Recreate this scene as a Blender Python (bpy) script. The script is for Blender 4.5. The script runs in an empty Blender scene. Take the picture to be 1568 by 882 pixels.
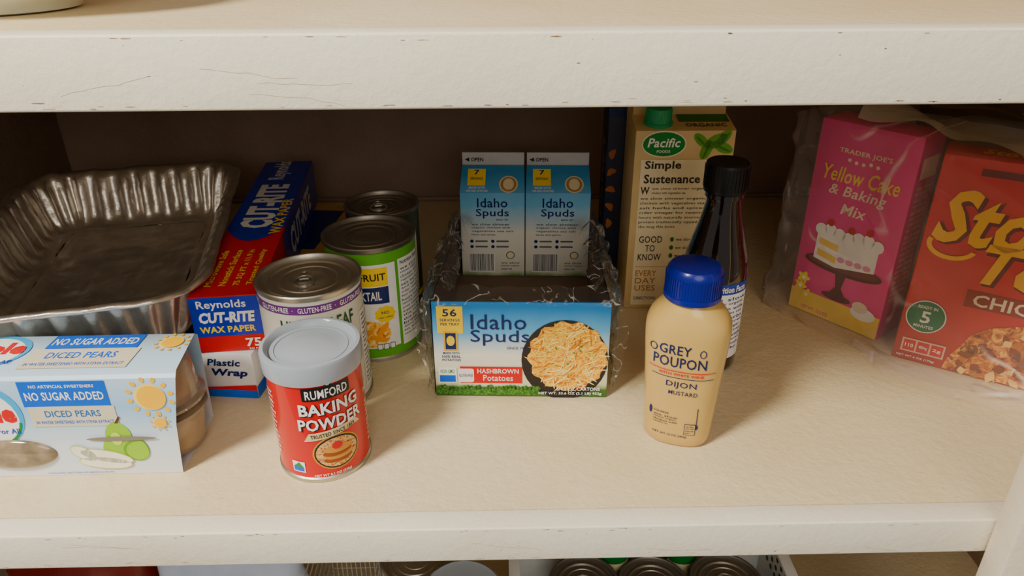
import bpy,bmesh,math,random,colorsys
from mathutils import Vector,Matrix,noise
random.seed(4)
S=bpy.context.scene
pi=math.pi
# ---------------------------------------------------------------- materials
def lin(c,sat=1.18):
    h,s_,v_=colorsys.rgb_to_hsv(*[x/255.0 for x in c[:3]])
    s_=min(1,s_*sat); v_=min(1,v_*(1.03 if s_>.4 else 1))
    r=[]
    for v in colorsys.hsv_to_rgb(h,s_,v_):
        r.append(v/12.92 if v<=.04045 else ((v+.055)/1.055)**2.4)
    return (r[0],r[1],r[2],1.0)
MC={}
def newmat(name):
    m=bpy.data.materials.new(name); m.use_nodes=True
    nt=m.node_tree; b=nt.nodes['Principled BSDF']
    return m,nt,b
def M(name,col,rough=.5,metal=0,var=.06,ns=60,bump=0,bs=200,spec=.4,coat=0,trans=0,ior=1.45,alpha=1,emit=0):
    if name in MC: return MC[name]
    m,nt,b=newmat(name)
    c=lin(col)
    tc=nt.nodes.new('ShaderNodeTexCoord')
    n=nt.nodes.new('ShaderNodeTexNoise'); n.inputs['Scale'].default_value=ns; n.inputs['Detail'].default_value=4
    nt.links.new(tc.outputs['Object'],n.inputs['Vector'])
    r=nt.nodes.new('ShaderNodeValToRGB')
    r.color_ramp.elements[0].position=.3; r.color_ramp.elements[1].position=.7
    r.color_ramp.elements[0].color=tuple(x*(1-var) for x in c[:3])+(1,)
    r.color_ramp.elements[1].color=tuple(min(1,x*(1+var*.6)) for x in c[:3])+(1,)
    nt.links.new(n.outputs['Fac'],r.inputs['Fac']); nt.links.new(r.outputs['Color'],b.inputs['Base Color'])
    b.inputs['Roughness'].default_value=rough; b.inputs['Metallic'].default_value=metal
    b.inputs['Specular IOR Level'].default_value=spec; b.inputs['Coat Weight'].default_value=coat
    b.inputs['Transmission Weight'].default_value=trans; b.inputs['IOR'].default_value=ior; b.inputs['Alpha'].default_value=alpha
    if bump:
        n2=nt.nodes.new('ShaderNodeTexNoise'); n2.inputs['Scale'].default_value=bs; n2.inputs['Detail'].default_value=5
        nt.links.new(tc.outputs['Object'],n2.inputs['Vector'])
        bp=nt.nodes.new('ShaderNodeBump'); bp.inputs['Strength'].default_value=bump; bp.inputs['Distance'].default_value=.002
        nt.links.new(n2.outputs['Fac'],bp.inputs['Height']); nt.links.new(bp.outputs['Normal'],b.inputs['Normal'])
    MC[name]=m; return m
def MG(name,stops,z0,z1,rough=.45,axis=2):
    if name in MC: return MC[name]
    m,nt,b=newmat(name)
    tc=nt.nodes.new('ShaderNodeTexCoord'); sp=nt.nodes.new('ShaderNodeSeparateXYZ')
    nt.links.new(tc.outputs['Object'],sp.inputs[0])
    mr=nt.nodes.new('ShaderNodeMapRange'); mr.inputs['From Min'].default_value=z0; mr.inputs['From Max'].default_value=z1
    n=nt.nodes.new('ShaderNodeTexNoise'); n.inputs['Scale'].default_value=40
    nt.links.new(tc.outputs['Object'],n.inputs['Vector'])
    ma=nt.nodes.new('ShaderNodeMath'); ma.operation='MULTIPLY_ADD'; ma.inputs[1].default_value=.12; 
    nt.links.new(n.outputs['Fac'],ma.inputs[0]); nt.links.new(mr.outputs[0],ma.inputs[2])
    nt.links.new(sp.outputs[axis],mr.inputs['Value'])
    r=nt.nodes.new('ShaderNodeValToRGB'); e=r.color_ramp.elements
    e[0].position=stops[0][0]; e[0].color=lin(stops[0][1]); e[1].position=stops[-1][0]; e[1].color=lin(stops[-1][1])
    for p,c in stops[1:-1]:
        x=e.new(p); x.color=lin(c)
    nt.links.new(ma.outputs[0],r.inputs['Fac']); nt.links.new(r.outputs['Color'],b.inputs['Base Color'])
    b.inputs['Roughness'].default_value=rough
    MC[name]=m; return m
def MF(name,cols,scale,stretch=(1,1,1),rough=.5,bump=.3):
    """food photo style print"""
    if name in MC: return MC[name]
    m,nt,b=newmat(name)
    tc=nt.nodes.new('ShaderNodeTexCoord'); mp=nt.nodes.new('ShaderNodeMapping'); mp.inputs['Scale'].default_value=stretch
    mp.inputs['Rotation'].default_value=(.4,.7,.3)
    nt.links.new(tc.outputs['Object'],mp.inputs[0])
    n=nt.nodes.new('ShaderNodeTexNoise'); n.inputs['Scale'].default_value=scale; n.inputs['Detail'].default_value=3; n.inputs['Distortion'].default_value=1.5
    nt.links.new(mp.outputs[0],n.inputs['Vector'])
    r=nt.nodes.new('ShaderNodeValToRGB'); e=r.color_ramp.elements
    k=len(cols); e[0].position=.3; e[0].color=lin(cols[0]); e[1].position=.7; e[1].color=lin(cols[-1])
    for i in range(1,k-1):
        x=e.new(.3+.4*i/(k-1)); x.color=lin(cols[i])
    nt.links.new(n.outputs['Fac'],r.inputs['Fac']); nt.links.new(r.outputs['Color'],b.inputs['Base Color'])
    b.inputs['Roughness'].default_value=rough
    MC[name]=m; return m
def film(name,tint=(255,255,255),op=.04,gl=.5,rough=.12,bump=.6,bs=60,blend=.25,crease=0,cscale=12,cw=.03,stretch=(1,1,1)):
    """thin clear plastic: transparent + fresnel gloss, creases painted white for their scatter and bright wrinkle highlights"""
    if name in MC: return MC[name]
    m=bpy.data.materials.new(name); m.use_nodes=True; nt=m.node_tree
    for n in list(nt.nodes): nt.nodes.remove(n)
    N=nt.nodes.new; L=nt.links.new
    out=N('ShaderNodeOutputMaterial')
    tr=N('ShaderNodeBsdfTransparent'); g=N('ShaderNodeBsdfGlossy'); g.inputs['Roughness'].default_value=rough
    d=N('ShaderNodeBsdfDiffuse'); d.inputs['Color'].default_value=lin(tint)
    lw=N('ShaderNodeLayerWeight'); lw.inputs['Blend'].default_value=blend
    tc=N('ShaderNodeTexCoord'); n=N('ShaderNodeTexNoise'); n.inputs['Scale'].default_value=bs; n.inputs['Distortion'].default_value=1.2
    L(tc.outputs['Object'],n.inputs['Vector'])
    bp=N('ShaderNodeBump'); bp.inputs['Strength'].default_value=bump; bp.inputs['Distance'].default_value=.004
    L(n.outputs['Fac'],bp.inputs['Height'])
    L(bp.outputs[0],g.inputs['Normal']); L(bp.outputs[0],lw.inputs['Normal'])
    mu=N('ShaderNodeMath'); mu.operation='MULTIPLY'; mu.inputs[1].default_value=gl
    L(lw.outputs['Fresnel'],mu.inputs[0])
    m1=N('ShaderNodeMixShader'); m1.inputs[0].default_value=op
    if crease:  # white diffuse along noise ridges paints in the bright wrinkle streaks
        mp=N('ShaderNodeMapping'); mp.inputs['Scale'].default_value=stretch; mp.inputs['Rotation'].default_value=(.5,.3,.6); L(tc.outputs['Object'],mp.inputs[0])
        nz=N('ShaderNodeTexNoise'); nz.inputs['Scale'].default_value=cscale; nz.inputs['Detail'].default_value=2; nz.inputs['Distortion'].default_value=.6; L(mp.outputs[0],nz.inputs['Vector'])
        sb=N('ShaderNodeMath'); sb.operation='SUBTRACT'; sb.inputs[1].default_value=.5; L(nz.outputs['Fac'],sb.inputs[0])
        ab=N('ShaderNodeMath'); ab.operation='ABSOLUTE'; L(sb.outputs[0],ab.inputs[0])
        mr=N('ShaderNodeMapRange'); mr.inputs['From Min'].default_value=0; mr.inputs['From Max'].default_value=cw; mr.inputs['To Min'].default_value=crease; mr.inputs['To Max'].default_value=op; L(ab.outputs[0],mr.inputs['Value'])
        n5=N('ShaderNodeTexNoise'); n5.inputs['Scale'].default_value=cscale*1.7; L(tc.outputs['Object'],n5.inputs['Vector'])
        m5=N('ShaderNodeMapRange'); m5.inputs['From Min'].default_value=.40; m5.inputs['From Max'].default_value=.60; L(n5.outputs['Fac'],m5.inputs['Value'])
        ml=N('ShaderNodeMath'); ml.operation='MULTIPLY'; L(mr.outputs[0],ml.inputs[0]); L(m5.outputs[0],ml.inputs[1])
        mxx=N('ShaderNodeMath'); mxx.operation='MAXIMUM'; mxx.inputs[1].default_value=op; L(ml.outputs[0],mxx.inputs[0]); L(mxx.outputs[0],m1.inputs[0])
    L(tr.outputs[0],m1.inputs[1]); L(d.outputs[0],m1.inputs[2])
    m2=N('ShaderNodeMixShader'); L(mu.outputs[0],m2.inputs[0])
    L(m1.outputs[0],m2.inputs[1]); L(g.outputs[0],m2.inputs[2])
    L(m2.outputs[0],out.inputs[0])
    MC[name]=m; return m
def painted(name,col,stain,rough=.45,flecks=.66,bump=.5,fs=55):
    m,nt,b=newmat(name)
    N=nt.nodes.new; L=nt.links.new
    tc=N('ShaderNodeTexCoord')
    n=N('ShaderNodeTexNoise'); n.inputs['Scale'].default_value=5; n.inputs['Detail'].default_value=6; n.inputs['Roughness'].default_value=.6
    L(tc.outputs['Object'],n.inputs['Vector'])
    r=N('ShaderNodeValToRGB'); r.color_ramp.elements[0].position=.35; r.color_ramp.elements[1].position=.7
    r.color_ramp.elements[0].color=lin(col,1); r.color_ramp.elements[1].color=lin(stain,1)
    L(n.outputs['Fac'],r.inputs['Fac'])
    mp=N('ShaderNodeMapping'); mp.inputs['Scale'].default_value=(1,2.5,1.8); L(tc.outputs['Object'],mp.inputs[0])
    n2=N('ShaderNodeTexNoise'); n2.inputs['Scale'].default_value=fs; n2.inputs['Detail'].default_value=8; n2.inputs['Roughness'].default_value=.7
    L(mp.outputs[0],n2.inputs['Vector'])
    r2=N('ShaderNodeValToRGB'); r2.color_ramp.elements[0].position=flecks; r2.color_ramp.elements[1].position=flecks+.10
    r2.color_ramp.elements[0].color=(0,0,0,1); r2.color_ramp.elements[1].color=(.4,.4,.4,1)
    L(n2.outputs['Fac'],r2.inputs['Fac'])
    mx=N('ShaderNodeMix'); mx.data_type='RGBA'; L(r2.outputs['Color'],mx.inputs[0]); L(r.outputs['Color'],mx.inputs[6]); mx.inputs[7].default_value=lin((138,116,88))
    L(mx.outputs[2],b.inputs['Base Color'])
    n3=N('ShaderNodeTexNoise'); n3.inputs['Scale'].default_value=130; n3.inputs['Detail'].default_value=7; n3.inputs['Roughness'].default_value=.65; L(tc.outputs['Object'],n3.inputs['Vector'])
    bp=N('ShaderNodeBump'); bp.inputs['Strength'].default_value=bump; bp.inputs['Distance'].default_value=.002
    L(n3.outputs['Fac'],bp.inputs['Height']); L(bp.outputs[0],b.inputs['Normal'])
    b.inputs['Roughness'].default_value=rough
    return m
# ---------------------------------------------------------------- mesh builder
class Face:
    step=None
    def __init__(s,O,U=(1,0,0),V=(0,0,1)):
        s.O=Vector(O); s.U=Vector(U).normalized(); s.V=Vector(V).normalized(); s.N=s.U.cross(s.V)
    def __call__(s,a,b,n): return s.O+s.U*a+s.V*b+s.N*n
class Cyl:
    step=.003
    def __init__(s,r,phi=0,z0=0,zs=1): s.r=r; s.p=phi; s.z=z0; s.zs=zs
    def __call__(s,a,b,n):
        t=a/s.r+s.p
        return Vector(((s.r+n)*math.sin(t),-(s.r+n)*math.cos(t),s.z+b*s.zs))
class Fn:
    def __init__(s,f,step=.003): s.f=f; s.step=step
    def __call__(s,a,b,n): return s.f(a,b,n)
class O:
    def __init__(s,name,loc=(0,0,0),rz=0,rx=0):
        s.name=name; s.loc=loc; s.rz=rz; s.rx=rx; s.bm=bmesh.new(); s.m=[]
    def mi(s,m):
        if m not in s.m: s.m.append(m)
        return s.m.index(m)
    def add(s,bm2,m,mtx=None):
        if mtx is not None: bmesh.ops.transform(bm2,matrix=mtx,verts=bm2.verts)
        k=s.mi(m)
        for f in bm2.faces: f.material_index=k; f.smooth=True
        me=bpy.data.meshes.new('t'); bm2.to_mesh(me); bm2.free()
        s.bm.from_mesh(me); bpy.data.meshes.remove(me)
    def box(s,x0,x1,y0,y1,z0,z1,m,bev=0,seg=2,mtx=None):
        b=bmesh.new(); bmesh.ops.create_cube(b,size=1)
        for v in b.verts: v.co=Vector((x0+(v.co.x+.5)*(x1-x0),y0+(v.co.y+.5)*(y1-y0),z0+(v.co.z+.5)*(z1-z0)))
        if bev: bmesh.ops.bevel(b,geom=b.edges[:],offset=bev,segments=seg,affect='EDGES',profile=.5)
        s.add(b,m,mtx)
    def surf(s,fn,nu,nv,m,closeu=False,mtx=None):
        b=bmesh.new(); g=[]
        ku=nu if closeu else nu+1
        for j in range(nv+1):
            g.append([b.verts.new(fn(i/nu,j/nv)) for i in range(ku)])
        for j in range(nv):
            for i in range(nu):
                i2=(i+1)%ku
                try: b.faces.new((g[j][i],g[j][i2],g[j+1][i2],g[j+1][i]))
                except ValueError: pass
        bmesh.ops.remove_doubles(b,verts=b.verts,dist=1e-6)
        s.add(b,m,mtx)
    def lathe(s,prof,m,seg=64,c=(0,0),sx=1,sy=1,mtx=None):
        n=len(prof)-1
        def f(u,v):
            r,z=prof[round(v*n)]; t=u*2*pi
            return Vector((c[0]+r*math.cos(t)*sx,c[1]+r*math.sin(t)*sy,z))
        s.surf(f,seg,n,m,True,mtx)
    def torus(s,c,R,r,m,sx=1,sy=1,mtx=None):
        s.surf(lambda u,v:Vector((c[0]+(R+r*math.cos(v*2*pi))*math.cos(u*2*pi)*sx,c[1]+(R+r*math.cos(v*2*pi))*math.sin(u*2*pi)*sy,c[2]+r*math.sin(v*2*pi))),32,8,m,True,mtx)
    def dec(s,b,mp,m,layer):
        if mp.step and len(b.verts):
            xs=[v.co.x for v in b.verts]; x=math.floor(min(xs)/mp.step)*mp.step+mp.step*.5
            while x<max(xs):
                bmesh.ops.bisect_plane(b,geom=b.verts[:]+b.edges[:]+b.faces[:],plane_co=(x,0,0),plane_no=(1,0,0)); x+=mp.step
            if getattr(mp,'stepy',0):
                ys=[v.co.y for v in b.verts]; x=min(ys)+mp.stepy
                while x<max(ys):
                    bmesh.ops.bisect_plane(b,geom=b.verts[:]+b.edges[:]+b.faces[:],plane_co=(0,x,0),plane_no=(0,1,0)); x+=mp.stepy
        n=.0003+.00014*layer
        for v in b.verts: v.co=mp(v.co.x,v.co.y,n)
        s.add(b,m)
    def poly(s,mp,pts,m,layer=0):
        b=bmesh.new(); b.faces.new([b.verts.new((p[0],p[1],0)) for p in pts])
        bmesh.ops.triangulate(b,faces=b.faces[:]) if len(pts)>4 else None
        s.dec(b,mp,m,layer)
    def rect(s,mp,x0,y0,x1,y1,m,layer=0,r=0):
        if r:
            pts=[]
            for cx,cy,a0 in ((x1-r,y1-r,0),(x0+r,y1-r,pi/2),(x0+r,y0+r,pi),(x1-r,y0+r,1.5*pi)):
                for k in range(5): a=a0+k*pi/8; pts.append((cx+r*math.cos(a),cy+r*math.sin(a)))
            s.poly(mp,pts,m,layer)
        else: s.poly(mp,[(x0,y0),(x1,y0),(x1,y1),(x0,y1)],m,layer)
    def ell(s,mp,cx,cy,rx,ry,m,layer=0,rot=0,n=28,wob=0,k=9):
        pts=[]
        for i in range(n):
            t=2*pi*i/n; q=1+wob*math.cos(k*t); x=rx*q*math.cos(t); y=ry*q*math.sin(t)
            pts.append((cx+x*math.cos(rot)-y*math.sin(rot),cy+x*math.sin(rot)+y*math.cos(rot)))
        s.poly(mp,pts,m,layer)
    def ring(s,mp,cx,cy,rx,ry,w,m,layer=0,a0=0,a1=2*pi,n=28):
        b=bmesh.new(); P=[]
        for i in range(n+1):
            t=a0+(a1-a0)*i/n; P.append((b.verts.new((cx+rx*math.cos(t),cy+ry*math.sin(t),0)),b.verts.new((cx+(rx-w)*math.cos(t),cy+(ry-w)*math.sin(t),0))))
        for i in range(n): b.faces.new((P[i][0],P[i+1][0],P[i+1][1],P[i][1]))
        s.dec(b,mp,m,layer)
    def text(s,mp,t,cx,cy,w,h,m,layer=2,bold=.015,shear=0,rot=0):
        cu=bpy.data.curves.new('t','FONT'); cu.body=t; cu.size=1; cu.offset=bold; cu.shear=shear; cu.resolution_u=2; cu.space_character=1.04
        ob=bpy.data.objects.new('t',cu); S.collection.objects.link(ob)
        dg=bpy.context.evaluated_depsgraph_get(); me=bpy.data.meshes.new_from_object(ob.evaluated_get(dg))
        b=bmesh.new(); b.from_mesh(me)
        bpy.data.objects.remove(ob); bpy.data.curves.remove(cu); bpy.data.meshes.remove(me)
        if not len(b.verts): b.free(); return
        xs=[v.co.x for v in b.verts]; ys=[v.co.y for v in b.verts]
        x0,x1,y0,y1=min(xs),max(xs),min(ys),max(ys)
        for v in b.verts:
            x=((v.co.x-x0)/(x1-x0)-.5)*w; y=((v.co.y-y0)/(y1-y0)-.5)*h
            v.co=Vector((cx+x*math.cos(rot)-y*math.sin(rot),cy+x*math.sin(rot)+y*math.cos(rot),0))
        s.dec(b,mp,m,layer)
    def lines(s,mp,x0,x1,y0,y1,n,m,layer=1,left=True):
        words="we slow simmer organic chicken with vegetables sea salt herbs and spices cider vinegar for twenty hours with naturally sourced protein traditionally sipped by the mug this bone broth is delicious satisfying in your everyday cooking and sauces rice".split()
        h=(y1-y0)/n; k=0
        for i in range(n):
            w=(x1-x0)*(1 if i<n-1 else .6)*random.uniform(.9,1)
            cnt=max(2,int((x1-x0)/h/3.0)); ws=' '.join(words[(k+j)%len(words)] for j in range(cnt)); k+=cnt
            s.text(mp,ws,x0+w/2,y1-h*(i+.5),w,h*.72,m,layer,bold=.01)
    def barcode(s,mp,x0,y0,x1,y1,w,k,layer=1):
        s.rect(mp,x0,y0,x1,y1,w,layer); x=x0+.0008
        while x<x1-.001:
            d=random.choice((.0003,.0005,.0008)); s.rect(mp,x,y0+.001,x+d,y1-.0005,k,layer+1); x+=d+random.choice((.0004,.0006))
    def done(s,ang=38):
        bm=s.bm
        bmesh.ops.recalc_face_normals(bm,faces=bm.faces)
        for e in bm.edges:
            if len(e.link_faces)==2 and e.calc_face_angle(0)>math.radians(ang): e.smooth=False
        me=bpy.data.meshes.new(s.name); bm.to_mesh(me); bm.free()
        for m in s.m: me.materials.append(m)
        ob=bpy.data.objects.new(s.name,me); ob.location=s.loc; ob.rotation_euler=(s.rx,0,s.rz)
        S.collection.objects.link(ob); return ob
WH=M('print_white',(240,238,232),.4); BK=M('print_black',(22,20,20),.4); NAVY=M('print_navy',(22,40,95),.4)
YEL=M('print_yellow',(248,212,30),.4); RED=M('print_red',(205,22,30),.38); BLUE=M('print_blue',(15,100,205),.4)
GRN=M('print_green',(35,130,60),.4); CREAM=M('print_cream',(232,218,180),.4)
TIN=M('tin_lid',(190,184,172),.38,metal=.9,bump=.15,bs=120); TIND=M('tin_dark',(140,134,124),.42,metal=.85)
KRAFT=M('cardboard_inside',(112,94,78),.8)
def wr(p,a=.004,s=35): return Vector((noise.noise(p*s),noise.noise(p*s+Vector((9,3,1))),noise.noise(p*s+Vector((2,7,5)))))*a
# ---------------------------------------------------------------- shelf room
shelfM=painted('shelf_paint_yellowed',(230,211,171),(220,195,146),.38,flecks=.70,bump=.6)
edgeM=painted('shelf_edge_paint',(238,229,206),(230,215,186),.5,flecks=.68,bump=.3,fs=40)
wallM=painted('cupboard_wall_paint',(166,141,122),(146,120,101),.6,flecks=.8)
chipM=M('paint_chip',(180,158,126),.7,var=.3); chipD=M('paint_chip_dark',(130,108,84),.8,var=.3)
YF=.383; YB=1.045; XL=-.62; XR=.60; SP=.330
def slab(name,x0,x1,y0,y1,z0,z1,m,m2=None,bev=.0015,chips=0):
    o=O(name,((x0+x1)/2,(y0+y1)/2,(z0+z1)/2)); a,b,c=(x1-x0)/2,(y1-y0)/2,(z1-z0)/2
    if m2:
        o.box(-a,a,-b+.0185,b,-c,c-.0003,m,0)
        o.box(-a,a,-b,-b+.0185,-c,c,m2,bev,3)
        mp=Face((0,-b,0)); 
        for i in range(chips):
            x=random.uniform(-a,a); q=random.random()
            z=(-c+abs(random.gauss(0,.0015))+.0014) if q<.45 else ((c-.0014-abs(random.gauss(0,.0010))) if q<.85 else random.uniform(-c,c)*.9)
            L=random.uniform(.0006,.0035)*(1.3 if q<.85 else .4); H=random.uniform(.0002,.0005)
            pts=[(x+L*math.cos(t)*random.uniform(.5,1),z+H*math.sin(t)*random.uniform(.4,1)) for t in [k*2*pi/9 for k in range(9)]]
            o.poly(mp,pts,random.choice((chipM,chipM,chipM,chipD)),-1.6)
        for i in range(5 if chips else 0):
            x=random.uniform(-a*.6,a*.5); z=random.uniform(-c*.6,c*.6); t=random.uniform(-.3,.3)
            for k in range(8):
                x2=x+.006; z2=z+.006*math.tan(t)+random.uniform(-.001,.001)
                if abs(z2)<c*.9: o.poly(mp,[(x,z-.00009),(x2,z2-.00009),(x2,z2+.00009),(x,z+.00009)],chipM,-1.6)
                x,z=x2,z2
    else: o.box(-a,a,-b,b,-c,c,m,bev)
    return o.done()
slab('shelf_board',XL,XR,YF,YB,-.031,0,shelfM,edgeM,chips=90)
slab('upper_cupboard_shelf',XL,XR,YF,YB,SP-.038,SP,shelfM,edgeM,chips=110)
slab('pantry_base_shelf',XL,XR,YF,YB,-.40,-.36,shelfM,edgeM)
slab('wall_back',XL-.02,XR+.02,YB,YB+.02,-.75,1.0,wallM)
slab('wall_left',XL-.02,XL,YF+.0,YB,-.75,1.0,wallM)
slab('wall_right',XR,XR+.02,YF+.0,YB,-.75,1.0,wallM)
slab('trim_1',.345,.44,YF-.022,YF-.001,-.75,1.0,edgeM,bev=.002)
slab('trim_2',-.66,-.56,YF-.022,YF-.001,-.75,1.0,edgeM,bev=.002)
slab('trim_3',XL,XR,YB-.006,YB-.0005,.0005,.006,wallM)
# ---------------------------------------------------------------- cans
def can_end(o,r,z,m=TIN,tab=False,ring=True):
    o.lathe([(r,z-.0055),(r+.0010,z-.0045),(r+.0014,z-.001),(r+.0006,z),(r-.0012,z),(r-.002,z-.001),(r-.0025,z-.0045),(r-.006,z-.0048),(r-.0075,z-.0035),(r-.009,z-.0035),(r-.0105,z-.0048),(r*.62,z-.0048),(r*.6,z-.0040),(r*.56,z-.0040),(r*.54,z-.0048),(r*.4,z-.0048),(r*.38,z-.0042),(r*.34,z-.0042),(r*.32,z-.0048),(0,z-.0048)],m)
    if tab:
        R=Matrix.Translation((-.002,-.008,z-.003))@Matrix.Rotation(.2,4,'Z')
        o.torus((0,0,0),.0085,.0013,TIN,1,1.15,R)
        o.box(-.004,.004,.004,.016,-.001,.0006,TIN,.0004,mtx=R)
        o.torus((0,.014,0),.0035,.0008,TIN,1,1,R)
        o.torus((0,-.009,0),.004,.0009,TIN,1,.6,R)
def can_body(o,r,h,m,m2=TIN):
    o.lathe([(0,.002),(r-.004,.002),(r-.001,0),(r+.001,0),(r+.001,.003),(r,.004)],m2)
    o.lathe([(r,.004),(r,h-.0055)],m)
# baking powder
o=O('baking_powder_can',(-.1405,.468,0)); r=.0345; H=.0965
redc=M('can_red',(196,16,22),.3,var=.04,coat=.3)
can_body(o,r,H,redc)
lidm=M('translucent_plastic_lid',(182,190,198),.3,trans=.3,var=.03,coat=.3,ior=1.2)
o.lathe([(r+.0003,H-.010),(r+.0018,H-.010),(r+.0024,H+.004),(r+.0014,H+.0062),(r-.001,H+.0065),(r-.003,H+.0045),(r-.004,H+.002),(r*.55,H+.0018),(r*.5,H+.0026),(0,H+.0026)],lidm)
o.torus((0,0,H+.0022),r*.78,.0004,lidm)
mp=Cyl(r,.50,.001,1.09)
o.rect(mp,-.019,.0665,.017,.0765,BK,0,.001); o.text(mp,'RUMFORD',-.001,.0713,.031,.0068,WH,2)
o.ell(mp,0,.0785,.0035,.003,BK,0); o.ell(mp,0,.0785,.0018,.0015,WH,1)
for t,y,w in (('BAKING',.0595,.045),('POWDER',.0475,.049)):
    o.text(mp,t,.0006,y-.0006,w,.0098,BK,1,.05); o.text(mp,t,0,y,w,.0094,WH,3,.03)
o.poly(mp,[(-.022,.034),(-.018,.0405),(.018,.0435),(.023,.038),(.018,.0385),(-.016,.0345)],M('ribbon',(225,205,160),.4),2)
o.text(mp,'TRUSTED SINCE 1859',0,.0388,.034,.0032,BK,4,.02,rot=.06)
o.ell(mp,.001,.0225,.0185,.0145,M('gold',(190,140,60),.4),0); o.ell(mp,.001,.0225,.0172,.0132,BK,1)
o.ell(mp,.001,.0225,.016,.012,MF('food_pancake',[(90,30,15),(190,120,50),(235,200,140),(150,60,30)],260,(1,1,2)),2)
for i in range(4): o.ell(mp,.001+.001*(i%2),.017+i*.0028,.011,.003,M('pancake%d'%(i%2),(205,150,75) if i%2 else (150,85,35),.5),3+i)
o.ell(mp,.001,.0285,.004,.003,RED,8)
o.rect(mp,-.035,.007,-.0245,.016,WH,1); o.rect(mp,-.034,.008,-.0255,.0115,BLUE,2); o.poly(mp,[(-.034,.0115),(-.0255,.0115),(-.029,.0155)],GRN,2)
o.text(mp,'NET WT 8.1 OZ (230g)',-.004,.0045,.028,.0026,WH,2)
o.text(mp,'Double Acting',.045,.055,.022,.004,WH,2); o.lines(mp,.034,.058,.012,.048,9,WH,2); o.lines(mp,-.075,-.045,.012,.07,14,WH,2)
o.done()
# white vegetable can
o=O('vegetable_can',(-.1605,.557,0)); r=.0425; H=.115
can_body(o,r,H,M('label_offwhite',(222,220,206),.4)); can_end(o,r,H,TIN,True)
mp=Cyl(r,.35); PUR=M('print_purple',(110,52,125),.4)
o.rect(mp,-.12,.0990,.12,.1065,PUR,0)
for k in range(-3,4): o.text(mp,'GLUTEN-FREE  ·',k*.034,.1028,.030,.0046,WH,2)
DG=M('print_darkgreen',(30,80,50),.4)
o.text(mp,'LIBERTY LEAF',.0,.087,.062,.0125,DG,2,.02)
o.text(mp,'GREEN BEANS',0,.066,.05,.008,DG,2,.02); o.ell(mp,0,.035,.026,.018,MF('food_beans',[(40,80,30),(90,130,60),(180,190,110)],150),1)
o.rect(mp,.04,.01,.065,.085,WH,1); o.lines(mp,.042,.063,.012,.083,16,BK,2)
o.done()
# fruit can
o=O('fruit_can',(-.1235,.643,0)); r=.0425; H=.117
can_body(o,r,H,M('label_green',(100,168,50),.4)); can_end(o,r,H,TIND,False)
mp=Cyl(r,.12,0,1.02)
o.rect(mp,-.034,.014,.024,.099,WH,0)
o.rect(mp,-.024,.078,.016,.096,YEL,1); o.text(mp,'FRUIT',0.002,.087,.024,.007,BK,3,.02)
o.poly(mp,[(-.03,.062),(.016,.060),(.016,.077),(-.03,.077)],NAVY,1); o.text(mp,'COCKTAIL',-.008,.0685,.034,.009,WH,3,.02)
o.ell(mp,.011,.049,.0095,.0085,YEL,2,wob=.08); o.text(mp,'NO',.011,.051,.007,.003,NAVY,4); o.text(mp,'sugar added',.011,.046,.013,.002,NAVY,4)
o.ell(mp,-.004,.029,.019,.014,MF('food_peach',[(190,90,30),(240,170,60),(250,215,130),(240,235,215)],150),1)
for cx,cy,rr in ((-.008,.03,.5),(.004,.024,-.3),(.008,.034,.9)): o.ell(mp,cx,cy,.008,.003,M('peach',(240,165,50),.4),2,rr)
o.rect(mp,.027,.012,.060,.100,WH,1); o.text(mp,'Nutrition Facts',.0435,.096,.028,.004,BK,2,.02); o.lines(mp,.029,.058,.02,.092,18,BK,2)
for k in range(3): o.rect(mp,.001+k*.006,.0125,.006+k*.006,.0185,BK,3); o.rect(mp,.0015+k*.006,.013,.0055+k*.006,.018,WH,4)
o.lines(mp,.065,.1,.02,.095,14,WH,2)
o.done()
o=O('soup_can',(-.1235,.729,0)); r=.0375; H=.114
can_body(o,r,H,M('label_darkgreen',(60,66,56),.4)); can_end(o,r,H,TIND,True)
mp=Cyl(r,.4); o.rect(mp,-.02,.02,.03,.09,CREAM,1); o.text(mp,'SOUP',.003,.08,.03,.01,RED,2); o.rect(mp,-.1,.012,.1,.018,YEL,0)
o.done()
# ---------------------------------------------------------------- fruit cup pack
o=O('fruit_cup_pack',(-.2470,.447,0),rz=.012); W=.225
slv=MG('sleeve_sky',[(0,(226,226,226)),(.35,(218,226,232)),(.7,(165,202,230)),(1,(198,220,236))],0,.095,.4)
prof=[(0,0,.001),(0,.045,.005),(0,.0865,.013),(.002,.0890,.013),(.006,.0897,.012),(.060,.088,.006),(.069,.082,.004),(.071,.070,.003),(.071,0,.001),(0,0,.001)]
n=len(prof)-1
o.surf(lambda u,v:Vector((-W+u*(W+prof[round(v*n)][2]),prof[round(v*n)][0],prof[round(v*n)][1])),6,n,slv)
cupm=M('clear_cup_plastic',(205,190,165),.15,trans=.6,var=.1,ior=1.3,coat=.5)
pear=M('pear_pieces',(226,205,150),.5,bump=.5,bs=150,var=.2)
for cx in (-.0215,-.19):
    for z0,fl in ((.003,1),(.082,-1)):
        o.lathe([(0,z0),(.026,z0),(.028,z0+fl*.003),(.031,z0+fl*.032),(.0345,z0+fl*.034),(.0345,z0+fl*.0365),(0,z0+fl*.0365)],cupm,48,(cx,.0355))
        o.lathe([(0,z0+fl*.003),(.025,z0+fl*.004),(.0285,z0+fl*.028),(0,z0+fl*.03)],pear,32,(cx,.0355))
mp=Face((0,0,0))
TANP=M('tan_print',(218,208,182),.4); SUN=M('sun_yellow',(252,192,20),.4); SUNB=M('sun_pale',(250,222,120),.4)
PG=M('pear_green',(150,190,45),.4); PGD=M('pear_green_dark',(110,155,35),.4); BR=M('stem_brown',(90,60,30),.5)
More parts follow.
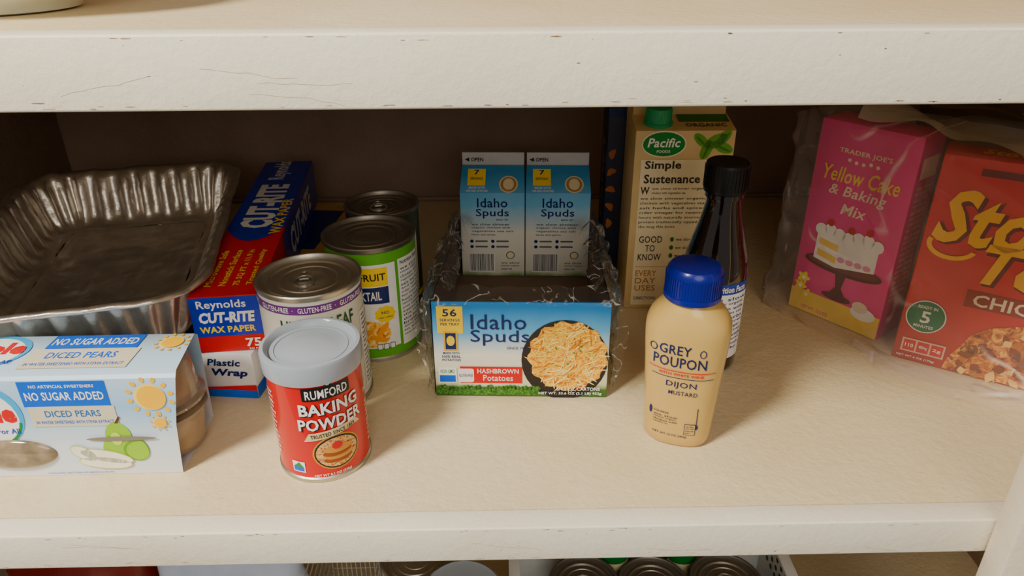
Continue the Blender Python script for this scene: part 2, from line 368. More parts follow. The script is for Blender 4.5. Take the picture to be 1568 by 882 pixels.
o.rect(mp,-.100,.0640,-.038,.0858,BLUE,1); o.text(mp,'NO ARTIFICIAL SWEETENERS',-.069,.0815,.046,.0026,WH,2); o.text(mp,'NO SUGAR ADDED',-.069,.0730,.056,.0072,WH,2,.02)
o.rect(mp,-.098,.046,-.036,.0640,TANP,1); o.text(mp,'DICED PEARS',-.067,.0575,.040,.0058,M('lblue',(40,110,170),.4),2); o.text(mp,'IN WATER SWEETENED WITH STEVIA EXTRACT',-.067,.0500,.056,.0028,BLUE,2)
DBL=M('logo_blue',(40,80,170),.4); TEAL=M('logo_teal',(70,170,215),.4)
o.ell(mp,-.128,.057,.025,.027,TEAL,1); o.ell(mp,-.131,.054,.0245,.0255,WH,2); o.text(mp,'dole',-.126,.059,.036,.017,RED,4,.05); o.text(mp,'Fruit For All',-.124,.043,.030,.0048,DBL,4); o.ring(mp,-.129,.054,.0235,.024,.0018,GRN,3,pi*1.1,pi*1.95)
def sun(mp,cx,cy,R,k=11,l=1):
    for i in range(k):
        t=2*pi*i/k+.2; o.ell(mp,cx+R*1.33*math.cos(t),cy+R*1.33*math.sin(t),R*.20,R*.15,SUN,l,t)
    o.ell(mp,cx,cy,R,R,SUNB,l+1); o.ell(mp,cx+R*.08,cy-R*.04,R*.90,R*.90,SUN,l+2)
sun(mp,-.0085,.0705,.0115,12); sun(mp,-.006,.0480,.0050,9,4)
def pearf(cx,cy,s,rot,l,c=PG):
    pts=[]
    for i in range(28):
        t=2*pi*i/28; rr=s*(1-.28*max(0,math.sin(t))**2); x=rr*math.cos(t); y=s*(1.25*math.sin(t) if math.sin(t)>0 else .95*math.sin(t))
        pts.append((cx+x*math.cos(rot)-y*math.sin(rot),cy+x*math.sin(rot)+y*math.cos(rot)))
    o.poly(mp,pts,c,l)
pearf(-.039,.0375,.0095,0,2); pearf(-.029,.022,.0095,-.5,4,PGD); pearf(-.028,.022,.0083,-.5,5); 
pearf(-.043,.0235,.0100,.3,3,PG)
o.ell(mp,-.041,.034,.004,.006,M('pear_hi',(195,218,95),.4),5)
o.poly(mp,[(-.0395,.048),(-.037,.048),(-.034,.054),(-.0355,.054)],BR,3)
PW=M('pear_flesh',(246,242,218),.4)
for cx,cy,a_,rt in ((-.052,.0180,.019,-.25),(-.054,.0120,.019,-.1),(-.068,.0210,.010,-.6)):
    o.ell(mp,cx,cy,a_+.0007,.0060,M('pear_edge',(190,192,130),.4),6,rt); o.ell(mp,cx,cy,a_,.0052,PW,7,rt)
o.ell(mp,-.037,.0345,.026,.0020,M('slot_grey',(130,122,110),.5),9); 
o.surf(lambda u,v:Vector((-.120+.032*math.cos(u*2*pi)*math.cos(v*pi/2),-.0005-.005*math.sin(v*pi/2),.0215+.0135*math.sin(u*2*pi)*math.cos(v*pi/2))),36,6,M('cup_window',(138,122,100),.12,var=.5,ns=90,coat=.7),True)
o.lines(mp,-.1,-.01,.001,.004,1,BLUE,2)
mp=Face((0,.006,.0899),(1,0,0),(0,.054,-.0017))
o.rect(mp,-.099,.033,-.030,.053,BLUE,1); o.text(mp,'NO SUGAR ADDED',-.0645,.043,.064,.010,WH,2,.02); o.rect(mp,-.105,.004,-.026,.0325,TANP,1); o.text(mp,'DICED PEARS',-.066,.0225,.052,.009,BLUE,2); o.text(mp,'IN WATER SWEETENED WITH STEVIA EXTRACT',-.066,.010,.072,.0040,BLUE,2)
o.ell(mp,-.136,.030,.027,.024,TEAL,1); o.ell(mp,-.139,.028,.026,.022,WH,2); o.text(mp,'dole',-.132,.034,.040,.018,RED,4,.05); o.text(mp,'Fruit For All',-.130,.014,.032,.0055,DBL,4)
sun(mp,-.006,.040,.0090,12)
o.done()
# ---------------------------------------------------------------- boxes of wrap
def carton(name,loc,rz,w,d,h,m,bev=.0012):
    o=O(name,loc,rz); o.box(0,w,0,d,0,h,m,bev); return o
o=carton('plastic_wrap_box',(-.281,.550,0),-.10,.066,.36,.045,M('wrap_box_white',(222,222,220),.4))
mp=Face((0,0,0)); o.rect(mp,0.0,0,.066,.008,BLUE,1); o.text(mp,'Plastic',.04,.036,.030,.007,NAVY,2,.03,.2); o.text(mp,'Wrap',.044,.025,.032,.0095,NAVY,2,.04,.2)
o.poly(mp,[(.0,.008),(.066,.008),(.066,.014)],RED,2)
mp=Face((.066,0,0),(0,1,0)); o.rect(mp,0,.0,.36,.012,BLUE,1); o.rect(mp,.15,.012,.36,.045,NAVY,1); o.text(mp,'Plastic Wrap',.08,.03,.10,.018,NAVY,2,.03)
mp=Face((0,0,.045),(1,0,0),(0,1,0)); o.rect(mp,0,.2,.066,.36,M('tan_orange',(190,150,80),.5),1); o.rect(mp,.004,.22,.050,.34,NAVY,2)
o.done()
wl=.372
o=carton('wax_paper_box',(-.2600,.546,.0455),.098,.057,wl,.054,RED)
BLU2=M('box_blue',(18,56,175),.35,coat=.2)
mp=Face((0,0,0)); o.rect(mp,0,.016,.057,.053,BLU2,1); o.text(mp,'Reynolds',.026,.0455,.040,.0095,WH,3,.02); o.text(mp,'CUT-RITE',.029,.034,.046,.0105,WH,3,.05,.15); o.text(mp,'WAX PAPER',.028,.0225,.046,.0062,YEL,3,.03); o.text(mp,'75',.047,.0085,.013,.0085,WH,3,.03); o.text(mp,'SQ FT',.047,.0022,.009,.0018,WH,3)
mp=Face((0,0,.054),(1,0,0),(0,1,0))
pts=[(0,wl-.001),(0,.15)]+[(.057*k/8,.15-.035*math.sin(pi*k/8)**.8*1.0) for k in range(1,8)]+[(.057,.15),(.057,wl-.001)]
o.poly(mp,pts,BLU2,1)
o.text(mp,'CUT-RITE',.027,.215,.135,.033,WH,3,.05,.1,pi/2); o.text(mp,'WAX PAPER',.049,.180,.10,.011,YEL,3,.03,0,pi/2); o.text(mp,'Reynolds',.026,.335,.07,.024,WH,3,.02,0,pi/2)
for k,(t,y) in enumerate((('Microwave Safe',.012),('Nonstick Surface',.024),('75 SQ FT x 11.9 in',.036),('Trusted Quality',.047))): o.text(mp,t,y,.055,.075,.0062,YEL,3,.02,0,pi/2)
mp=Face((.057,0,0),(0,1,0)); o.rect(mp,.13,0,wl,.054,BLU2,1); o.text(mp,'CUT-RITE',.24,.028,.15,.03,WH,3,.04)
o.done()
# ---------------------------------------------------------------- foil pan
FO=M('foil_aluminium',(214,206,194),.33,metal=.86,bump=1.0,bs=48,var=.2,ns=30)
def pan(name,loc,rz,a,b,dep,zt=0):
    o=O(name,loc,rz); rc=.052
    NP=480
    per=[(a-rc)*2,(pi/2)*rc,(b-rc)*2,(pi/2)*rc]*2; tot=sum(per)
    def P(t):
        d=(t%1)*tot
        hs=[((-a+rc,-b),(1,0)),None,((a,-b+rc),(0,1)),None,((a-rc,b),(-1,0)),None,((-a,b-rc),(0,-1)),None]
        cs=[None,(a-rc,-b+rc,-pi/2),None,(a-rc,b-rc,0),None,(-a+rc,b-rc,pi/2),None,(-a+rc,-b+rc,pi)]
        for i,L in enumerate(per):
            if d<=L or i==7:
                if hs[i]:
                    (x,y),(dx,dy)=hs[i]; return Vector((x+dx*d,y+dy*d,0)),Vector((dy,-dx,0))
                cx,cy,a0=cs[i]; an=a0+d/rc; n=Vector((math.cos(an),math.sin(an),0)); return Vector((cx,cy,0))+n*rc,n
            d-=L
    prof=[(.003,dep-.005,0),(.0065,dep-.003,0),(.007,dep-.0005,0),(.005,dep+.001,0),(0,dep,0),(-.005,dep-.003,.2),(-.007,dep-.008,.8),(-.012,dep*.65,1),(-.016,dep*.35,1),(-.020,.010,.8),(-.024,.004,.3),(-.030,.001,0),(-.036,.003,0),(-.042,.001,0)]
    K=len(prof)-1; fl=48
    def f(u,v):
        off,z,w=prof[round(v*K)]; p,n=P(u); rp=math.cos(u*fl*2*pi+1.2*noise.noise(Vector((u*20,0,0))))
        rp=math.copysign(abs(rp)**.6,rp)*(1+.5*noise.noise(Vector((u*40,3,0))))
        nz=noise.noise(Vector((p.x*30,p.y*30,z*40)))*.003+noise.noise(Vector((p.x*90,p.y*90,z*90)))*.0012
        return p+n*(off+w*.0030*rp+nz)+Vector((0,0,z+nz*(1 if z>.01 else .3)))
    o.surf(f,NP,K,FO,True)
    def g(u,v):
        p,n=P(u); q=(p+n*-.042)*(1-v)
        return q+Vector((0,0,.001+(.0022*noise.noise(q*20)+.0009*noise.noise(q*70))*(1 if v>0 else 0)+(.001*max(0,math.cos(v*40)) if .05<v<.9 else 0)))
    o.surf(g,NP,18,FO,True)
    return o.done(70)
pan('foil_roasting_pan',(-.396,.686,.050),.215,.115,.184,.060)
pan('foil_roasting_pan',(-.410,.696,.001),.215,.100,.155,.048)
# ---------------------------------------------------------------- hash brown tray + cartons
tw,td,tz=.150,.318,.094
trz=-.045; tl=(-.0585,.5430,.0004)
sky=MG('tray_sky_print',[(0,(40,85,35)),(.14,(70,115,45)),(.2,(225,225,190)),(.5,(236,234,220)),(.75,(115,182,222)),(1,(50,140,202))],0,.095,.38)
o=O('potato_carton_tray',tl,trz)
t=.0018
o.box(0,tw,0,t,0,tz,sky,.0005); o.box(0,tw,t,td,.0002,t,KRAFT)
for x0 in (0,tw-t):
    sg=-1 if x0==0 else 1
    hh=lambda u:(tz-.034*math.sin(min(1,u*1.4)*pi/2))
    o.surf(lambda u,v:Vector((x0+sg*.004*v*math.sin(u*pi),t+u*(td-t),v*hh(u))),20,4,KRAFT)
    o.surf(lambda u,v:Vector((x0+sg*.004*v*math.sin(u*pi)+sg*.0012,t+u*(td-t),v*(hh(u)-.0005))),20,4,sky)
o.box(0,tw,td-t,td,0,.06,KRAFT,.0003)
mp=Face((0,0,0))
o.rect(mp,.004,.064,.026,.090,YEL,1); o.text(mp,'56',.015,.084,.012,.0072,NAVY,2,.02); o.text(mp,'SERVINGS',.015,.077,.017,.0026,NAVY,2); o.text(mp,'PER TRAY',.015,.073,.016,.0026,NAVY,2)
o.rect(mp,.009,.047,.021,.066,M('gold2',(225,180,40),.4),3); o.rect(mp,.0105,.0485,.0195,.0645,NAVY,4); o.ell(mp,.015,.057,.0035,.005,YEL,5)
o.text(mp,'MADE WITH',.015,.0445,.014,.0022,NAVY,2); o.text(mp,'100% REAL',.015,.041,.016,.0025,NAVY,2); o.text(mp,'POTATOES',.015,.0375,.016,.0025,NAVY,2)
o.text(mp,'Idaho',.056,.0755,.047,.0145,NAVY,3,.004); o.text(mp,'Spuds',.057,.0600,.050,.0155,NAVY,3,.004); o.text(mp,'SINCE 1957',.072,.050,.018,.0024,NAVY,3)
o.ell(mp,.1125,.038,.0372,.040,M('pan_dark',(38,34,34),.3),1,0,36)
hb=MF('food_hashbrown',[(150,80,15),(225,155,40),(246,200,80),(252,226,130)],220,(1,1,1)); o.ell(mp,.1150,.042,.0335,.034,hb,2,.3,60,.05,13)
shr=[M('shred%d'%i,c,.45) for i,c in enumerate(((254,222,110),(250,198,60),(205,128,30),(254,238,165)))]
for i in range(230):
    an=random.uniform(0,2*pi); q=math.sqrt(random.random())*.94
    o.ell(mp,.1150+.033*q*math.cos(an),.042+.034*q*math.sin(an),random.uniform(.004,.0085),.00065,shr[random.choice((0,0,1,1,2,3))],3+i%5,random.gauss(.6,.7),8)
for i in range(5): o.ell(mp,.113+random.uniform(-.02,.02),.045+random.uniform(-.02,.02),.0012,.0007,GRN,9,i,8)
o.rect(mp,.022,.014,.076,.031,RED,2); o.text(mp,'HASHBROWN',.055,.0265,.036,.0048,WH,3,.02); o.text(mp,'Potatoes',.055,.0195,.026,.0062,WH,3,.01)
o.rect(mp,.003,.014,.019,.030,WH,3); o.rect(mp,.004,.015,.018,.022,BLUE,4); o.text(mp,'NON GMO',.011,.026,.012,.004,GRN,4); o.rect(mp,.0205,.015,.034,.029,WH,4,.002); o.text(mp,'GLUTEN FREE',.027,.022,.012,.003,NAVY,5)
o.text(mp,'8/4.2 OZ CARTONS',.125,.0095,.038,.0035,WH,10,.02); o.text(mp,'NET WT. 33.6 OZ (2.1 LB) 952g',.118,.0045,.055,.0033,WH,10,.02)
gm=MF('foliage_print',[(25,60,25),(60,110,40),(110,150,60)],300); o.rect(mp,.001,.0015,.088,.0085,gm,1)
for i in range(26): o.ell(mp,.004+i*.0034,.0085+random.uniform(-.001,.0015),.003,.0025,gm,2,0,10,.15,5)
fm=film('shrink_film',(245,240,232),.02,.8,.08,1.0,110,.12,crease=.6,cscale=55,cw=.022)
def cz(q):
    q.z=max(q.z,.0003); return q
for sg in (-1,1):
    x=-.004 if sg<0 else tw+.004
    def f(u,v,x=x,sg=sg):
        p=Vector((x+sg*(.002+.008*v*math.sin(u*pi)),.000+u*(td*.9),.004+v*(.096-.034*math.sin(min(1,u*1.4)*pi/2)))); return cz(p+wr(p,.006,50))
    o.surf(f,60,20,fm)
def f(u,v):
    p=Vector((-.008+u*(tw+.016),-.003+v*.014,.0935+.010*v)); return p+wr(p,.003,70)
o.surf(f,70,5,fm)
for sg in (-1,1):
    def f(u,v,sg=sg):
        x=-.005 if sg<0 else tw+.005
        p=Vector((x+sg*.010*u*math.sin(v*pi),-.003+.006*u,.015+.088*v)); return p+wr(p,.006,70)
    o.surf(f,8,24,fm)
for sg in (0,1):
    def f(u,v,sg=sg):
        x=(-.006 if sg==0 else tw+.006); p=Vector((x+(.022*v if sg==0 else -.022*v),.01+u*.20,.099-.02*u+.010*math.sin(v*pi))); return p+wr(p,.008,50)
    o.surf(f,50,8,fm)
o.done()
cs=MG('small_carton_print',[(0,(60,95,40)),(.06,(110,140,80)),(.12,(224,220,202)),(.5,(230,228,216)),(.76,(125,188,220)),(1,(75,150,200))],0,.125,.4)
GRY=M('carton_fin_grey',(205,205,205),.45)
Rm=Matrix.Rotation(trz,4,'Z')
for k in range(2):
    lp=Vector(tl)+Rm@Vector((.0032+k*.0732,td-.081,.0025))
    o=O('small_milk_style_carton',lp,trz); w=.0722; d=.070; hb_=.102; gz=.022
    o.box(0,w,0,d,0,hb_,cs,.0006)
    b=bmesh.new(); V=[b.verts.new(p) for p in ((0,0,hb_),(w,0,hb_),(w,d,hb_),(0,d,hb_),(.001,d/2-.001,hb_+gz),(w-.001,d/2-.001,hb_+gz),(w-.001,d/2+.001,hb_+gz),(.001,d/2+.001,hb_+gz))]
    for q in ((0,1,5,4),(2,3,7,6),(4,5,6,7)): b.faces.new([V[i] for i in q])
    o.add(b,cs)
    for sx in (0,1):
        b=bmesh.new(); xx=w*sx; xi=xx+(.010 if sx==0 else -.010)
        V=[b.verts.new(p) for p in ((xx,0,hb_),(xx,d,hb_),(xi,d/2,hb_+.010),(xx+(.001 if sx==0 else -.001),d/2,hb_+gz))]
        for q in ((0,1,2),(0,2,3),(1,3,2)): b.faces.new([V[i] for i in q])
        o.add(b,cs)
    o.box(.001,w-.001,d/2-.0013,d/2+.0013,hb_+gz-.002,hb_+gz+.014,GRY,.0004)
    mf=Face((0,d/2-.0014,hb_+gz-.004)); o.text(mf,'OPEN',.018,.010,.014,.0045,BK,2,.02); o.poly(mf,[(.004,.010),(.009,.0125),(.009,.0075)],BK,2); o.rect(mf,.002,.0035,w-.002,.0042,M('grey_line',(150,150,150),.5),2)
    mr=Face((0,0,hb_),(1,0,0),(0,d/2,gz))
    o.rect(mr,.008,.010,.028,.034,YEL,2); o.text(mr,'7',.018,.029,.006,.007,NAVY,3,.02); o.text(mr,'SERVINGS',.018,.020,.014,.004,NAVY,3)
    o.text(mr,'MADE WITH',.019,.007,.018,.003,WH,3); o.text(mr,'100% REAL POTATOES',.019,.0025,.024,.003,WH,3)
    mp=Fn(lambda a,b,n:Vector((a,-n,b*.96)),0); mp.step=None
    o.ell(mr,.054,.012,.0105,.012,CREAM,2); o.ell(mr,.054,.012,.009,.0105,M('seal',(175,140,90),.5),3); o.ell(mr,.054,.012,.006,.008,CREAM,4)
    o.text(mp,'Idaho',.036,.0945,.034,.0115,NAVY,3,.008); o.text(mp,'Spuds',.036,.081,.037,.012,NAVY,3,.008); o.text(mp,'SINCE 1957',.047,.0735,.014,.0018,NAVY,3)
    GR2=M('grey_print',(95,95,100),.5)
    o.lines(mp,.012,.06,.052,.07,4,GR2,2)
    for x in (.012,.036): 
        for z in (.046,.039): o.ell(mp,x,z,.002,.002,NAVY,2); o.rect(mp,x+.004,z-.001,x+.018,z+.001,GR2,2)
    o.barcode(mp,.008,.006,.038,.030,WH,BK); o.ell(mp,.056,.028,.005,.005,GR2,2); o.ell(mp,.056,.028,.004,.004,CREAM,3); o.lines(mp,.045,.067,.008,.020,3,GR2,2)
    o.done()
# ---------------------------------------------------------------- broth carton
KR=M('broth_kraft_print',(212,186,136),.4,var=.12,ns=25)
bw,bd,bh=.097,.063,.198
o=O('broth_carton',(.1320,.701,0),-.015)
o.box(0,bw,0,bd,0,bh-.004,KR,.001)
def f(u,v): return Vector((u*bw,v*bd,bh-.004+.010*v))
o.surf(f,1,1,KR); o.surf(lambda u,v:Vector((u*bw,bd,bh-.005+v*.011)),1,1,KR)
for x in (0,bw): o.poly(Face((x,0,bh-.004),(0,1,0)),[(0,0),(bd,0),(bd,.010)],KR,-2)
o.box(.002,bw-.002,bd*.60,bd*.62,bh,bh+.010,KR,.0003)
CG=M('cap_green',(60,160,110),.35)
TC=Matrix.Translation((.024,.018,bh-.003))@Matrix.Rotation(.12,4,'X')
o.lathe([(0,0),(.0145,0),(.0145,.004),(.0125,.005),(.0125,.017),(.0115,.0185),(0,.0185)],CG,40,mtx=TC)
for i in range(24):
    t=2*pi*i/24; o.box(-.0004,.0004,-.0129,-.0122,.005,.017,CG,mtx=TC@Matrix.Rotation(t,4,'Z'))
mp=Fn(lambda a,b,n:Vector((a,-n,b*1.018)),None); DG2=M('broth_text',(52,48,38),.5); LW=M('panel_cream',(236,224,188),.45)
o.rect(mp,.007,.004,.080,.162,LW,1); 
o.ell(mp,.028,.1775,.022,.0132,LW,2); o.ell(mp,.028,.1775,.0205,.0118,GRN,3,.0); o.text(mp,'Pacific',.028,.179,.032,.009,WH,4,.02,.2); o.text(mp,'FOODS',.028,.1705,.013,.0025,WH,4)
LF=M('leaf_green',(100,155,50),.5); LF2=M('leaf_dark',(60,115,40),.5)
for x,y,rr,s in ((.078,.180,.5,.012),(.070,.172,1.2,.010),(.086,.174,-.4,.010),(.064,.181,2.4,.009),(.086,.184,.9,.009)): o.ell(mp,x,y,s,s*.5,LF,3,rr); o.ell(mp,x,y-.001,s*.8,s*.12,LF2,4,rr)
o.text(mp,'Simple',.029,.1560,.036,.0105,DG2,3,.025); o.text(mp,'Sustenance',.039,.1430,.056,.0092,DG2,3,.025)
o.text(mp,'W',.013,.131,.009,.008,DG2,3,.02); o.lines(mp,.02,.078,.126,.135,2,DG2,2); o.lines(mp,.009,.078,.090,.125,7,DG2,2)
OR=M('ochre',(190,130,50),.5)
for i,tx in enumerate(('GOOD','TO','KNOW')): o.text(mp,tx,.023,.079-i*.0098,.024 if tx!='TO' else .010,.0074,DG2,3,.01)
for i in range(3): o.ell(mp,.045,.079-i*.009,.002,.0025,LF2,3); o.lines(mp,.049,.078,.0765-i*.009,.0815-i*.009,1,DG2,2)
o.rect(mp,.009,.048,.078,.0485,OR,2)
for i,tx in enumerate(('EVERY','DAY','USES')): o.text(mp,tx,.021,.041-i*.0085,.022,.0066,OR,3,.01)
for i in range(3): o.ell(mp,.045,.041-i*.009,.003,.002,OR,3); o.lines(mp,.050,.078,.0385-i*.009,.0435-i*.009,1,DG2,2)
o.text(mp,'DIRECTIONS:',.022,.012,.024,.0035,DG2,2); o.lines(mp,.036,.078,.006,.015,2,DG2,2)
mt=Face((0,0,bh-.004),(1,0,0),(0,bd,.010)); o.rect(mt,.045,.02,.095,.05,LF2,1); o.text(mt,'ORGANIC',.07,.012,.04,.008,DG2,2)
o.done()
o=carton('cracker_box',(.1155,.772,0),0,.11,.04,.212,M('navy_box',(34,36,54),.45))
mp=Face((0,0,0)); o.rect(mp,0,.19,.11,.212,M('navy2',(45,55,95),.4),1)
for k in range(5): o.ell(mp,.006,.07+k*.020,.0035,.0055,M('orange_print',(165,105,60),.4),2,k*.7,10,.2,3)
mp=Face((0,.04,0),(0,-1,0)); o.text(mp,'CRISPY',.02,.12,.1,.014,M('orange_print',(225,120,40),.4),2,.03,0,pi/2)
o.done()
# ---------------------------------------------------------------- soy sauce
o=O('soy_sauce_bottle',(.1925,.598,0))
GL=M('dark_sauce_glass',(22,11,8),.06,var=.2,coat=1,spec=.6)
o.lathe([(0,.003),(.02,.002),(.026,0),(.0282,.002),(.029,.006),(.029,.094),(.0286,.101),(.0265,.113),(.0225,.127),(.0185,.141),(.0160,.152),(.0148,.160),(.0148,.166)],GL)
o.lathe([(.0148,.164),(.0165,.165),(.0165,.169),(.0150,.170)],GL)
BC=M('black_cap',(20,19,20),.35)
T2=Matrix.Translation((0,0,-.006))
o.lathe([(.015,.176),(.0182,.176),(.0184,.180),(.0184,.198),(.0178,.2005),(.0165,.2015),(.010,.2012),(0,.2012)],BC,mtx=T2)
for i in range(36): o.box(-.0005,.0005,-.0189,-.0180,.179,.198,BC,mtx=T2@Matrix.Rotation(2*pi*i/36,4,'Z'))
mp=Cyl(.029,.28,-.002); LB=M('label_blue',(45,75,160),.4)
o.rect(mp,-.022,.018,.022,.095,LB,0); o.rect(mp,-.0215,.0185,.0215,.085,WH,1); o.text(mp,'Nutrition Facts',-.001,.090,.036,.006,WH,2,.03); o.lines(mp,-.020,.020,.022,.083,13,M('blue_txt',(50,60,120),.5),3)
mp=Cyl(.029,-1.5); o.rect(mp,-.025,.018,.022,.09,RED,0); o.text(mp,'SOY SAUCE',0,.06,.04,.01,WH,2)
o.done()
# ---------------------------------------------------------------- mustard
o=O('mustard_bottle',(.1425,.4865,0),-.34)
MU=M('mustard_plastic',(194,164,102),.3,var=.03,coat=.35,spec=.5)
P=[(.0,.020,.014),(.0012,.0245,.0185),(.004,.0262,.0200),(.010,.0268,.0206),(.045,.0288,.0222),(.075,.0306,.0234),(.092,.0318,.0240),(.101,.0321,.0242),(.108,.0314,.0239),(.114,.0292,.0230),(.119,.0255,.0215),(.1225,.0215,.0205),(.126,.0180,.0180),(.133,.0172,.0172)]
def prof_at(z):
    for i in range(len(P)-1):
        if P[i][0]<=z<=P[i+1][0]:
            t=(z-P[i][0])/(P[i+1][0]-P[i][0]); return P[i][1]+(P[i+1][1]-P[i][1])*t,P[i][2]+(P[i+1][2]-P[i][2])*t
    return P[-1][1],P[-1][2]
EX=2.5
def f(u,v):
    z,A,B=P[round(v*(len(P)-1))]; t=u*2*pi; e=2/(EX if z<.112 else 2.1)
    c,s_=math.cos(t),math.sin(t)
    return Vector((A*math.copysign(abs(c)**e,c),B*math.copysign(abs(s_)**e,s_),z))
o.surf(f,72,len(P)-1,MU,True)
o.poly(Face((0,0,.0005),(1,0,0),(0,-1,0)),[(.02*math.cos(i*pi/12),.014*math.sin(i*pi/12)) for i in range(24)],MU,0)
CB=M('cap_blue',(28,34,125),.3,coat=.2)
T3=Matrix.Translation((0,0,-.0060))
o.lathe([(.0185,.1335),(.0212,.1335),(.0214,.137),(.0206,.1375),(.0206,.152),(.0200,.156),(.0180,.1585),(.012,.1592),(0,.1592)],CB,mtx=T3)
for i in range(60): o.box(-.0004,.0004,-.0211,-.0203,.138,.153,CB,mtx=T3@Matrix.Rotation(2*pi*i/60,4,'Z'))
def mm(a,b,n):
    b=b*.97; A,B=prof_at(b); q=max(0,1-abs(min(1,abs(a)/A))**EX)**(1/EX); return Vector((a,-(B*q)-n,b))
mp=Fn(mm,.002); mp.stepy=.004
NV=M('mustard_navy',(30,35,80),.4)
o.text(mp,'GREY',-.006,.0950,.024,.0085,NV,2,.010,rot=.0); o.text(mp,'POUPON',-.002,.0840,.040,.0095,NV,2,.010)
o.ring(mp,-.0225,.094,.003,.0035,.0008,NV,2); o.ring(mp,.0145,.094,.0025,.0035,.0007,NV,2)
o.rect(mp,-.025,.0755,.025,.0762,RED,2); o.text(mp,'WITH WHITE WINE',0,.0730,.034,.0024,RED,2); o.rect(mp,-.022,.0695,.024,.0701,NV,2)
o.text(mp,'DIJON',.001,.0630,.023,.0066,NV,2,.008); o.text(mp,'MUSTARD',.003,.0555,.022,.0038,NV,2,.008)
o.text(mp,'SQUEEZE',-.012,.034,.012,.0018,NV,2); o.lines(mp,-.018,.002,.022,.032,4,NV,2); o.rect(mp,.0155,.024,.0161,.042,NV,2); o.ell(mp,.0158,.023,.0015,.0025,NV,2); o.rect(mp,.007,.015,.0155,.026,NV,2); o.rect(mp,.0075,.0155,.0150,.0255,MU,3); o.lines(mp,.008,.0148,.016,.025,4,NV,4)
o.text(mp,'NET WT 10 OZ (283g)',-.004,.0125,.027,.0024,NV,2); o.ell(mp,-.0205,.033,.0012,.004,NV,2)
o.done()
# ---------------------------------------------------------------- cake mix box
PK=M('cake_pink',(236,84,156),.38,var=.03,coat=.15); PKD=M('cake_pink_side',(222,84,148),.4)
cw,cd,ch=.098,.042,.205
crz=math.atan2(-.077,.059)
o=carton('cake_mix_box',(.3125,.704,0),crz,cw,cd,ch,PK)
mp=Face((0,0,0)); PT=M('text_pale',(254,230,205),.4); YT=M('text_yellow',(252,218,110),.4)
o.text(mp,"TRADER JOE'S",.049,.178,.052,.006,PT,2,.02)
for i in range(5): o.ell(mp,.035+i*.007,.1695+.001*math.cos(i*2),.0018,.0018,PT,2)
o.text(mp,'Yellow Cake',.049,.155,.076,.0155,YT,2,.015,.2); o.text(mp,'& Baking',.049,.138,.058,.0135,PT,2,.015,.2); o.text(mp,'Mix',.049,.122,.026,.011,PT,2,.015,.2)
o.rect(mp,0.0005,.0005,cw-.0005,.024,M('cake_yellow',(246,214,110),.4),1)
STB=M('stand_brown',(95,50,45),.4); CK=M('cake_white',(254,250,242),.45); CY=M('cake_crumb',(244,210,110),.5)
o.ell(mp,.050,.062,.041,.0085,STB,3); o.ell(mp,.050,.0635,.037,.0062,M('stand_brown2',(125,70,60),.4),4)
o.poly(mp,[(.044,.056),(.056,.056),(.053,.04),(.060,.030),(.040,.030),(.047,.04)],STB,2); o.ell(mp,.050,.029,.016,.004,STB,3)
o.poly(mp,[(.018,.064),(.042,.060),(.082,.067),(.082,.097),(.042,.092),(.018,.095)],CK,5)
o.poly(mp,[(.021,.068),(.042,.064),(.042,.071),(.021,.075)],CY,6); o.poly(mp,[(.021,.080),(.042,.077),(.042,.084),(.021,.087)],CY,6)
for x in range(7): o.ell(mp,.021+x*.0098,.096+.002*math.sin(x*1.7),.0062,.0062,CK,7)
for x,y in ((.030,.105),(.052,.103),(.070,.106)): o.ell(mp,x,y,.0035,.0035,RED,8)
for x in range(4): o.ell(mp,.047+x*.009,.070,.004,.003,M('frost_pink',(240,170,195),.4),7)
for x,y in ((.010,.028),(.018,.020),(.012,.038)): o.ell(mp,x,y,.006,.006,M('flower_y',(250,222,90),.4),4,0,30,.25,5); o.ell(mp,x,y,.002,.002,CK,5)
o.ell(mp,.080,.022,.013,.007,CK,4); o.ell(mp,.076,.028,.008,.006,M('frost_cream',(240,225,200),.4),5); o.text(mp,'NET WT. 15.2 OZ',.03,.006,.03,.004,PK,2)
mp=Face((cw,0,0),(0,1,0)); o.rect(mp,.001,.001,cd-.001,ch-.001,PKD,1); o.lines(mp,.006,.036,.04,.16,20,PT,2); o.rect(mp,.006,.165,.036,.185,PT,2)
o.done()
# ---------------------------------------------------------------- stuffing box
sr=MG('stuffing_red',[(0,(160,45,15)),(.25,(190,34,18)),(.45,(206,16,20)),(1,(214,22,28))],0,.2,.35)
sw,sd,sh=.135,.045,.200
srz=-.588
o=carton('stuffing_mix_box',(.3740,.5975,0),srz,sw,sd,sh,sr)
mp=Face((0,0,0)); GO=M('script_gold',(253,200,70),.4); DR=M('dark_red',(110,18,20),.4)
for k,(t_,cx,cy,w_,h_) in enumerate((('Stove',.068,.148,.124,.050),('Top',.088,.105,.078,.048))):
    o.text(mp,t_,cx+.0015,cy-.0018,w_,h_,DR,2,.05,.3); o.text(mp,t_,cx,cy,w_,h_,GO,4,.03,.3)
o.ring(mp,.024,.122,.020,.014,.004,GO,4,pi*.9,pi*1.9)
o.rect(mp,.045,.068,.134,.084,M('band_brown',(150,60,25),.4),2); o.text(mp,'CHICKEN',.090,.076,.078,.0115,PT,4,.02)
bread=MF('food_stuffing',[(90,45,12),(175,95,30),(225,155,65),(245,200,120)],120,(1,1,1)); 
o.poly(mp,[(.134,.002),(.134,.066),(.115,.063),(.09,.060),(.07,.052),(.058,.042),(.052,.028),(.045,.014),(.043,.002)],bread,2)
shb=[M('crumb%d'%i,c,.5) for i,c in enumerate(((225,165,80),(190,115,45),(240,200,125)))]
